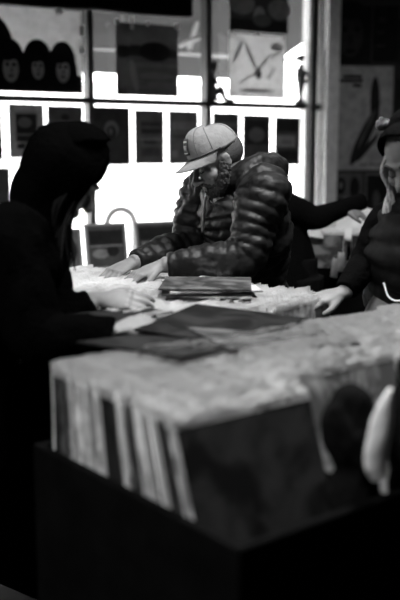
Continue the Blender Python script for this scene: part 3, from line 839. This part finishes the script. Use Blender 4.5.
# hood: shell of rings around the head, open towards the face
bm = bmesh.new()
hood = [((0, .070, .035), (.088, .118)), ((0, .03, .035), (.104, .132)), ((0, -.03, .03), (.112, .140)), ((0, -.085, .02), (.10, .125)), ((0, -.125, .03), (.062, .08)), ((0, -.145, .05), (.02, .03))]
rings = []
for c, (ra, rz_) in catmull([(*h[0], *h[1]) for h in hood], 22) and [((q[0], q[1], q[2]), (q[3], q[4])) for q in catmull([(*h[0], *h[1]) for h in hood], 22)]:
    ring = []
    for j in range(32):
        an = 2*math.pi*j/32; x = ra*math.cos(an); z = rz_*math.sin(an)
        if z > 0: x *= 1 - .35*(z/rz_)**2; z *= 1.0
        w = 1 + .04*noise.noise(V((an*2, c[1]*25, 3)))
        ring.append(bm.verts.new(Hh @ V((x*w, c[1] - .18*max(0, -z) * 0, c[2] + z*w))))
    rings.append(ring)
for i in range(len(rings)-1):
    for j in range(32): bm.faces.new((rings[i][j], rings[i][(j+1) % 32], rings[i+1][(j+1) % 32], rings[i+1][j]))
bm.faces.new(rings[-1])
for v in bm.verts: v.co -= hb
hd = obj('hood', bm, coat, hp, smooth=True); md = hd.modifiers.new('s', 'SOLIDIFY'); md.thickness = .007; md.offset = -1
bm = bmesh.new()
add_ell(bm, (0, .012, .072), (.084, .088, .098), Hh)
add_tube(bm, [Hh @ V((0, -.02, .115)), Hh @ V((0, -.045, .145)), Hh @ V((0, -.06, .165))], [.088, .06, .022], seg=20)
add_tube(bm, [Hh @ V((0, -.04, -.02)), Hh @ V((0, -.035, -.09)), nk + V((.0, 0, -.03))], [.078, .072, .085], seg=20, wob=.1)
o = remesh('hood_back', bm, coat, None, voxel=.006, smooth=3); shift(o, hb); o.parent = hp
# hanging hair out of the hood
bm = bmesh.new()
for k in range(70):
    sx = random.uniform(-.07, .07); p0 = Hh @ V((sx, .05 + random.uniform(-.01, .02), .0 + random.uniform(-.04, .02)))
    p1 = Hh @ V((sx*1.15, .055, -.09)) + V((0, 0, -.02)); p2 = p1 + V((random.uniform(-.03, .01), random.uniform(-.02, .02), -.10)); 
    if abs(sx) < .045: p0 = Hh @ V((math.copysign(.065, sx), .03, 0)); p1 = Hh @ V((math.copysign(.075, sx), .03, -.09))
    j_ = V([random.gauss(0, .008) for _ in range(3)])
    add_tube(bm, [p0 + j_*.4, p1 + j_, p2 + j_*2.5], [.004, .005, .0015], seg=6, wob=.3, n=10)
for v in bm.verts: v.co -= hb
obj('hair', bm, mat('black_hair', .004, .8, .1), hp, smooth=True)
legs(hb, hph, side_h, hp, mat('black_cloth', .005), face=V((.95, .31, 0)))

# ---- woman at right ---------------------------------------------------
wb = V((.72, 2.86, 0))
wp = thing('person', 'fair-haired woman in black padded vest with sparkly headband, hand on records', 'person', wb)
Hw = Matrix.Translation(at(413, 160, 2.68)) @ RZX(140, 30, 6)
side_w = V((.77, -.64, 0))
nw = at(424, 198, 2.74); cw = at(424, 245, 2.76); hw = V((.72, 2.86, .92))
rw_ = at(385, 222, 2.80); lw_ = at(462, 222, 2.62)
rwe = at(366, 262, 2.80); rww = at(344, 293, 2.72)
lwe = at(470, 290, 2.60); lww = at(420, 312, 2.52)
bm = bmesh.new(); head_geo(bm, Hw, .95)
add_tube(bm, [Hw @ V((0, -.02, -.03)), Hw @ V((0, -.035, -.09)), nw + V((0, .02, -.03))], [.046, .047, .06])
add_tube(bm, [hw, (hw+cw)/2, cw, nw + V((0, .02, -.05))], [(.16, .11), (.135, .095), (.155, .11), (.09, .07)], side=side_w, seg=24)
limb(bm, rw_, rwe, rww, [.045, .041, .036, .032, .023]); limb(bm, lw_, lwe, lww, [.045, .041, .036, .032, .023])
hand_geo(bm, rww + V((-.008, 0, .0)), at(312, 301, 2.69) - rww, (-.1, -.35, 1), -1, curl=.45, k=.92)
hand_geo(bm, lww, at(395, 322, 2.45) - lww, (-.1, -.1, 1), 1, curl=.4, k=.92)
for s in (1, -1):
    h = hw + side_w*.09*s; an = V((h.x, h.y, .08)); limb(bm, h, (h+an)/2, an, [.085, .075, .052, .048, .037])
o = remesh('body', bm, skin, None, voxel=.0045, smooth=3); shift(o, wb); o.parent = wp
face_bits(Hw, wp, .95)
knit = mat('black_knit', .003, .95, .03, .5, 90)
bm = bmesh.new()
add_tube(bm, [hw + V((0, 0, -.02)), (hw+cw)/2, cw, nw + V((0, .02, -.02))], [(.165, .12), (.15, .11), (.165, .12), (.075, .075)], side=side_w, seg=24)
for sh, el, wr in ((rw_, rwe, rww), (lw_, lwe, lww)):
    S0 = sh + (nw-sh)*.3; e = wr + (el-wr).normalized()*.01
    add_tube(bm, [S0, sh, (sh+el)/2, el, (el+e)/2, e], [.055, .06, .056, .052, .046, .034], wob=.12, seg=20)
o = remesh('sweater', bm, knit, None, voxel=.006, smooth=2, disp=(.004, 25, (1, 1, 1))); shift(o, wb); o.parent = wp
bm = bmesh.new()
add_tube(bm, [hw + V((0, 0, .06)), (hw+cw)/2 + V((0, 0, .01)), cw, nw + V((0, .02, -.03)), nw + V((0, .01, .015))], [(.20, .165), (.195, .16), (.205, .165), (.14, .12), (.085, .085)], side=side_w, seg=32, quilt=9, depth=.11, wob=.05)
o = remesh('padded_vest', bm, puff, None, voxel=.006, smooth=1, disp=(.0015, 30, (1, 1, 1))); shift(o, wb); o.parent = wp
bm = bmesh.new()
add_tube(bm, [hw + V((-.10, -.06, .12)), hw + V((-.13, -.07, .02)), hw + V((-.145, -.06, -.10))], [(.05, .05), (.075, .07), (.09, .08)], wob=.15)
for v in bm.verts: v.co -= wb
o = obj('shirt_tail', bm, mat('grey_shirt', .3, .8, .2, .3, 50), wp, smooth=True); o['label'] = 'grey shirt showing below the vest'
bm = bmesh.new()
cd = [at(384, 283, 2.60), at(388, 296, 2.58), at(397, 301, 2.56), at(410, 298, 2.56)]
add_tube(bm, cd, [.0022]*4, seg=8)
for v in bm.verts: v.co -= wb
obj('drawcord', bm, mat('white_cord', .8, .6), wp, smooth=True)
# hair: many strands from crown down past the shoulder
bm = bmesh.new()
add_ell(bm, (0, -.022, .035), (.081, .096, .086), toff(Hw, wb) @ Matrix.Scale(.97, 4))
o = None
T = toff(Hw, wb)
rh = random.Random(3)
for k in range(90):
    s = rh.choice((-1, 1)); u = rh.random()
    a = V((s*(.035 + .035*u), .045 - .11*u, .065)); b_ = V((s*(.078 + .006*u), .055 - .12*u, 0.0)); c_ = V((s*(.082 + .01*u), .045 - .1*u, -.07))
    p = [T @ a, T @ b_, T @ c_]
    q = p[-1] + V((rh.uniform(-.015, .015), rh.uniform(-.02, .01), -.07)); r_ = q + V((rh.uniform(-.02, .025), rh.uniform(-.02, .01), -.07 - .04*rh.random()))
    add_tube(bm, p + [q, r_], [.005, .007, .0075, .007, .002], seg=6, n=16)
obj('hair', bm, hair_light, wp, smooth=True)
# dark headband with sparkly knot
spark = mat('sparkly_black', .02, .15, 1.0, 1.0, 160)
bm = bmesh.new()
hbp = []; hbw = []
for a in range(0, 181, 12):
    hbp.append((.081*math.cos(R(a)), .010 + .022*math.sin(R(a)), .030 + .090*math.sin(R(a)))); hbw.append((.010 + .026*math.sin(R(a)), .006 + .005*math.sin(R(a))))
add_tube(bm, hbp, hbw, side=(0, 1, 0), M=T, seg=14, wob=.12)
add_tube(bm, [(.055, -.03, .075), (0, -.04, .105), (-.055, -.03, .075)], [.04, .045, .04], M=T, seg=16, wob=.2)
remesh('headband', bm, mat('black_velvet', .003, .9, .02, .6, 80), wp, voxel=.005, smooth=1)
bm = bmesh.new()
kc = toff(Matrix.Identity(4), wb) @ at(383, 124, 2.66)
for k in range(16):
    d = V((rh.gauss(0, 1), rh.gauss(0, 1), rh.gauss(0, 1))).normalized()*.013; add_ell(bm, kc + d, (.010, .010, .010), seg=8, rings=6)
obj('headband_knot', bm, spark, wp)
legs(wb, hw, side_w, wp, denim, face=V((-.64, -.77, 0)))

# ---- person behind the man --------------------------------------------
bb = V((.42, 4.35, 0))
bp_ = thing('person', 'person in dark sweater behind the capped man reaching out to the right', 'person', bb)
Hb = Matrix.Translation(at(268, 181, 4.32)) @ RZX(-60, 10, 0)
side_b = V((.5, -.866, 0)) ; side_b = V((.87, -.3, 0)).normalized()
nb_ = at(267, 194, 4.35); cb = at(271, 228, 4.35); hbk = V((.40, 4.35, .93))
rb1 = at(284, 207, 4.26); rbe = at(315, 218, 4.28); rbw = at(343, 208, 4.35)
lb1 = at(258, 210, 4.46); lbe = at(256, 250, 4.5); lbw = at(252, 268, 4.42)
bm = bmesh.new(); head_geo(bm, Hb)
add_tube(bm, [Hb @ V((0, -.02, -.03)), Hb @ V((0, -.03, -.09)), nb_ + V((0, .0, -.03))], [.05, .05, .06])
add_tube(bm, [hbk, (hbk+cb)/2, cb, nb_ + V((0, 0, -.03))], [(.15, .11), (.14, .10), (.15, .11), (.09, .07)], side=side_b, seg=20)
limb(bm, rb1, rbe, rbw, [.05, .045, .04, .034, .026]); limb(bm, lb1, lbe, lbw, [.05, .045, .04, .034, .026])
hand_geo(bm, rbw, V((.9, .1, -.25)), (0, -.3, 1), 1, curl=.5); hand_geo(bm, lbw, V((.3, -.8, -.2)), (0, 0, 1), 1, curl=.5)
for s in (1, -1):
    h = hbk + side_b*.09*s; an = V((h.x, h.y, .08)); limb(bm, h, (h+an)/2, an, [.085, .078, .055, .05, .04])
o = remesh('body', bm, skin, None, voxel=.007, smooth=2); shift(o, bb); o.parent = bp_
face_bits(Hb, bp_)
bm = bmesh.new()
add_tube(bm, [hbk + V((0, 0, -.15)), hbk, (hbk+cb)/2, cb, nb_ + V((0, 0, -.02))], [(.18, .14), (.165, .125), (.165, .125), (.165, .125), (.075, .07)], side=side_b, seg=24, wob=.06)
for sh, el, wr in ((rb1, rbe, rbw), (lb1, lbe, lbw)):
    S0 = sh + (nb_-sh)*.4
    add_tube(bm, [S0, sh, (sh+el)/2, el, (el+wr)/2, wr, wr + (wr-el).normalized()*.12], [.075, .078, .068, .06, .05, .045, .042], wob=.1, seg=20)
o = remesh('sweater', bm, knit, None, voxel=.008, smooth=2); shift(o, bb); o.parent = bp_
bm = bmesh.new(); T = toff(Hb, bb)
add_ell(bm, (0, -.025, .04), (.09, .105, .092), T)
for k in range(40):
    s = rh.uniform(-1, 1); a = T @ V((s*.07, -.07, .06)); b_ = T @ V((s*.085, -.11 + .02*rh.random(), -.03)); c_ = b_ + V((rh.uniform(-.03, .03), .0, -.09))
    add_tube(bm, [a, b_, c_], [.014, .014, .003], seg=6, n=8)
obj('hair', bm, hair_dark, bp_, smooth=True)
legs(bb, hbk, side_b, bp_, mat('black_cloth', .005), face=V((.3, .87, 0)))

# ------------------------------------------------------------------ rear record stand at right
RB = V((.92, 4.95, 0)); MRB = Matrix.Translation(RB) @ Matrix.Rotation(R(-12), 4, 'Z')
rt = bpy.data.objects.new('record_table', None); COL.objects.link(rt); rt.matrix_world = MRB
tag(rt, 'dark record stand against the right wall behind the woman', 'record table')
def rpart(nm, lo, hi, m=black_paint):
    bm = bmesh.new(); add_box(bm, lo, hi); return obj(nm, bm, m, rt, bevel=.004)
rpart('bin_floor', (-.46, -.26, .70), (.75, .30, .72)); rpart('back_panel', (-.46, .28, .1), (.75, .30, .92)); rpart('front_panel', (-.46, -.28, .1), (.75, -.26, .86))
rpart('side_panel', (-.48, -.28, .1), (-.46, .30, .90)); rpart('side_panel', (.75, -.28, .1), (.77, .30, .90)); rpart('divider', (-.10, -.26, .72), (-.09, .28, .86)); rpart('divider', (.25, -.26, .72), (.26, .28, .86))
for x in (-.46, .71):
    for y in (-.26, .25): rpart('leg', (x, y, 0), (x + .04, y + .04, .12))
for cI, x in enumerate((-.28, .08, .44)):
    for i in range(14):
        loc = MRB @ V((x, -.17 + i*.026, .72 + rnd.uniform(0, .01)))
        fr = (i == 0)
        record(loc, Euler((-R(14) + R(.2)*i, 0, R(-12)), 'XYZ'),
               ['front record in the left compartment of the rear stand, dull grey cover', 'front record in the middle compartment of the rear stand, dark busy cover', 'front record in the right compartment of the rear stand'][cI] if fr else
               ['record standing in the left compartment of the rear stand', 'record standing in the middle compartment of the rear stand', 'record standing in the right compartment of the rear stand'][cI],
               None if fr else ['records in rear left bin', 'records in rear middle bin', 'records in rear right bin'][cI], rnd, False, g=[.13, .06, .2][cI] if fr else None)
# price card dividers and pale bag on the rear stand
for (px, py, g, lab, a) in [(341, 262, .75, 'white upright card on the front of the rear stand', 3), (349, 270, .5, 'grey upright card on the front of the rear stand', -2), (335, 268, .6, 'small pale card low on the front of the rear stand', 8), (355, 265, .8, 'slanted narrow white card at the right of the rear stand', -14)]:
    d = ray(px, py); n_ = MRB.to_3x3() @ V((0, 1, 0)); p0 = MRB @ V((0, -.292, 0)); t = (p0 - CAM).dot(n_) / d.dot(n_); P = CAM + d*t
    bm = bmesh.new(); add_box(bm, (-.018, -.003, -.05), (.018, .003, .05), Matrix.Rotation(R(-12), 4, 'Z') @ Matrix.Rotation(R(a), 4, 'Y'))
    tag(obj('price_card', bm, pmat(g, 0), loc=P), lab, 'card')
def sheet(px, py, Y, w, h, rot, m, name, label, cat):
    bm = bmesh.new(); n = 10; g = []
    for i in range(n+1):
        g.append([])
        for j in range(n+1):
            x = (i/n - .5)*w; z = (j/n - .5)*h
            g[-1].append(bm.verts.new((x, .012*noise.noise(V((x*14, z*14, px))), z)))
    for i in range(n):
        for j in range(n): bm.faces.new((g[i][j], g[i+1][j], g[i+1][j+1], g[i][j+1]))
    o = obj(name, bm, m, smooth=True); md = o.modifiers.new('s', 'SOLIDIFY'); md.thickness = .006
    o.location = at(px, py, Y); o.rotation_euler = rot
    return tag(o, label, cat)
sheet(335, 229, 5.05, .20, .20, (R(-25), R(38), 0), mat('pale_poly', .5, .35, .6, .5, 25), 'plastic_bag', 'translucent pale plastic sheet leaning on the rear stand, left of the white one', 'plastic bag')
sheet(358, 224, 5.0, .24, .26, (R(-40), R(15), 0), mat('white_poly', .75, .3, .6, .6, 25), 'plastic_bag', 'crumpled white plastic bag on the rear stand beside the vest', 'plastic bag')
sheet(303, 232, 4.9, .22, .10, (R(-60), R(4), 0), mat('pale_poly', .5), 'magazine', 'pale magazine lying at the left end of the rear stand', 'magazine')

# ------------------------------------------------------------------ display ledge at the window, left
LB = at(135, 268, 5.55); LZ = LB.z
lt = thing('display_table', 'grey display table under the window behind the capped man', 'table', (LB.x, LB.y, 0), PSI)
grey_l = mat('grey_laminate', .22, .5)
def lpart(nm, lo, hi, m=grey_l):
    bm = bmesh.new(); add_box(bm, lo, hi); return obj(nm, bm, m, lt, bevel=.004)
lpart('tabletop', (-.95, -.2, LZ - .03), (.75, .24, LZ))
for x in (-.93, .70):
    for y in (-.18, .19): lpart('leg', (x, y, 0), (x + .03, y + .03, LZ - .03))
def disp(px, w, h, label, g, inner, off=0.0):
    s = (at(px, 262, 5.55) - V((LB.x, LB.y, 0))); x = s.x / math.cos(PSI)
    Mx = Matrix.Translation((LB.x, LB.y, 0)) @ Matrix.Rotation(PSI, 4, 'Z') @ Matrix.Translation((x, off, LZ)) @ Matrix.Rotation(R(-10), 4, 'X')
    o = bpy.data.objects.new('framed_record', None); COL.objects.link(o); o.matrix_world = Mx; tag(o, label, 'framed record')
    bm = bmesh.new(); t = .016
    add_box(bm, (-w/2, 0, .004), (-w/2+t, .02, h)); add_box(bm, (w/2-t, 0, .004), (w/2, .02, h)); add_box(bm, (-w/2, 0, h-t), (w/2, .02, h)); add_box(bm, (-w/2, 0, .004), (w/2, .02, .004+t))
    obj('frame', bm, mat('pale_frame', .45, .5), o)
    bm = bmesh.new(); add_box(bm, (-w/2+t, .006, .02), (w/2-t, .016, h-t))
    for k, (gg, pts) in enumerate(inner): add_poly(bm, [(-w/2 + p[0]*w, p[1]*h) for p in pts], .0045 - .0003*k, .006, mi=1 + (k % 2))
    obj('cover', bm, [pmat(g, 0), pmat(.03, 0), pmat(.35, 0)], o)
disp(110, .27, .285, 'framed record leaning under the window, nearest the hooded head', .12, [(0, rect(.1, .55, .9, .85)), (1, ell(.35, .35, .2, .1)), (0, ell(.65, .4, .15, .12)), (1, rect(.1, .5, .9, .53))])
disp(159, .30, .285, 'framed record leaning under the window, beside the padded sleeve', .10, [(0, rect(.1, .6, .9, .88)), (1, rect(.15, .5, .85, .56)), (0, ell(.5, .3, .3, .12))])
disp(70, .24, .26, 'framed record with pale disc leaning under window, by the black coat', .2, [(0, ell(.5, .5, .38, .38)), (1, ell(.5, .5, .2, .2))])
# white hoop-back chair behind
CB = at(122, 232, 6.15)
ch = thing('chair', 'white hoop-backed chair by the window behind the framed records', 'chair', (CB.x, CB.y, 0), PSI)
wm = mat('white_enamel', .85, .4)
bm = bmesh.new(); hp_ = [(-.10, .02, .62)] + [(-.10*math.cos(R(a)), .02, .985 + .10*math.sin(R(a))) for a in range(0, 181, 15)] + [(.10, .02, .62)]
add_tube(bm, hp_, [.021]*len(hp_), seg=12, n=50); obj('backrest', bm, wm, ch, smooth=True)
bm = bmesh.new(); add_tube(bm, [(0, -.12, .60), (0, -.12, .615), (0, -.12, .63)], [.17, .18, .17], seg=28, straight=True); obj('seat', bm, wm, ch, smooth=False)
for sx in (-1, 1):
    for yy in (-.22, 0.0):
        bm = bmesh.new(); add_tube(bm, [(sx*.11, yy, .60), (sx*.14, yy*1.15, 0)], [.012, .010], n=2, seg=10); obj('leg', bm, wm, ch, smooth=True)

# ------------------------------------------------------------------ unseen fill lamps added to light the tables and posters
lampm = bpy.data.materials.new('fill_glow'); lampm.use_nodes = True
b = lampm.node_tree.nodes['Principled BSDF']; b.inputs['Emission Color'].default_value = (1, 1, 1, 1); b.inputs['Emission Strength'].default_value = 2
def fill_lamp(x, y, w, d, power, label, z=None, tilt=0):
    z = z or CEIL
    t = thing('fill_lamp', label, 'fill lamp', (x, y, z))
    bm = bmesh.new(); add_box(bm, (-w/2 - .02, -d/2 - .02, -.06), (w/2 + .02, d/2 + .02, 0)); obj('housing', bm, frame_m, t, bevel=.005)
    bm = bmesh.new(); add_box(bm, (-w/2, -d/2, -.064), (w/2, d/2, -.058)); obj('diffuser', bm, lampm, t)
    ld = bpy.data.lights.new('fill_light', 'AREA'); ld.shape = 'RECTANGLE'; ld.size = w; ld.size_y = d; ld.energy = power; ld.spread = R(140)
    lo_ = bpy.data.objects.new('fill_light', ld); COL.objects.link(lo_); lo_.parent = t; lo_.location = (0, 0, -.075)
fill_lamp(-1.4, .9, 1.1, .35, 62, 'added unseen fill lamp above and left of the near table')
fill_lamp(.5, 2.5, 1.1, .35, 70, 'added unseen fill lamp above the record tables')
fill_lamp(1.5, 5.6, 1.1, .35, 10, 'added unseen fill lamp above the rear stand')
# ------------------------------------------------------------------ world, portal, camera
w = bpy.data.worlds.new('sky'); scene.world = w; w.use_nodes = True
bg = w.node_tree.nodes['Background']; bg.inputs[0].default_value = (1, 1, 1, 1); bg.inputs[1].default_value = 12
pd = bpy.data.lights.new('window_portal', 'AREA'); pd.shape = 'RECTANGLE'; pd.size = SR - SL; pd.size_y = HEAD - SILL; pd.cycles.is_portal = True
po = bpy.data.objects.new('window_portal', pd); COL.objects.link(po)
cpt = WM @ V(((SL + SR)/2, .2, (SILL + HEAD)/2)); po.location = cpt
po.rotation_euler = wn.to_track_quat('-Z', 'Z').to_euler()

cd_ = bpy.data.cameras.new('camera'); cam = bpy.data.objects.new('camera', cd_); COL.objects.link(cam)
cam.location = CAM; cam.rotation_euler = (math.pi/2 - PITCH, 0, 0)
cd_.sensor_fit = 'VERTICAL'; cd_.sensor_height = 36; cd_.sensor_width = 24; cd_.lens = F_PX/600*36
cd_.dof.use_dof = True; cd_.dof.focus_distance = 3.2; cd_.dof.aperture_fstop = 1.8; cd_.clip_start = .05; cd_.clip_end = 200
scene.camera = cam
vs = scene.view_settings; vs.view_transform = 'Standard'; vs.look = 'None'; vs.gamma = 1; vs.exposure = 0.0; vs.use_curve_mapping = False
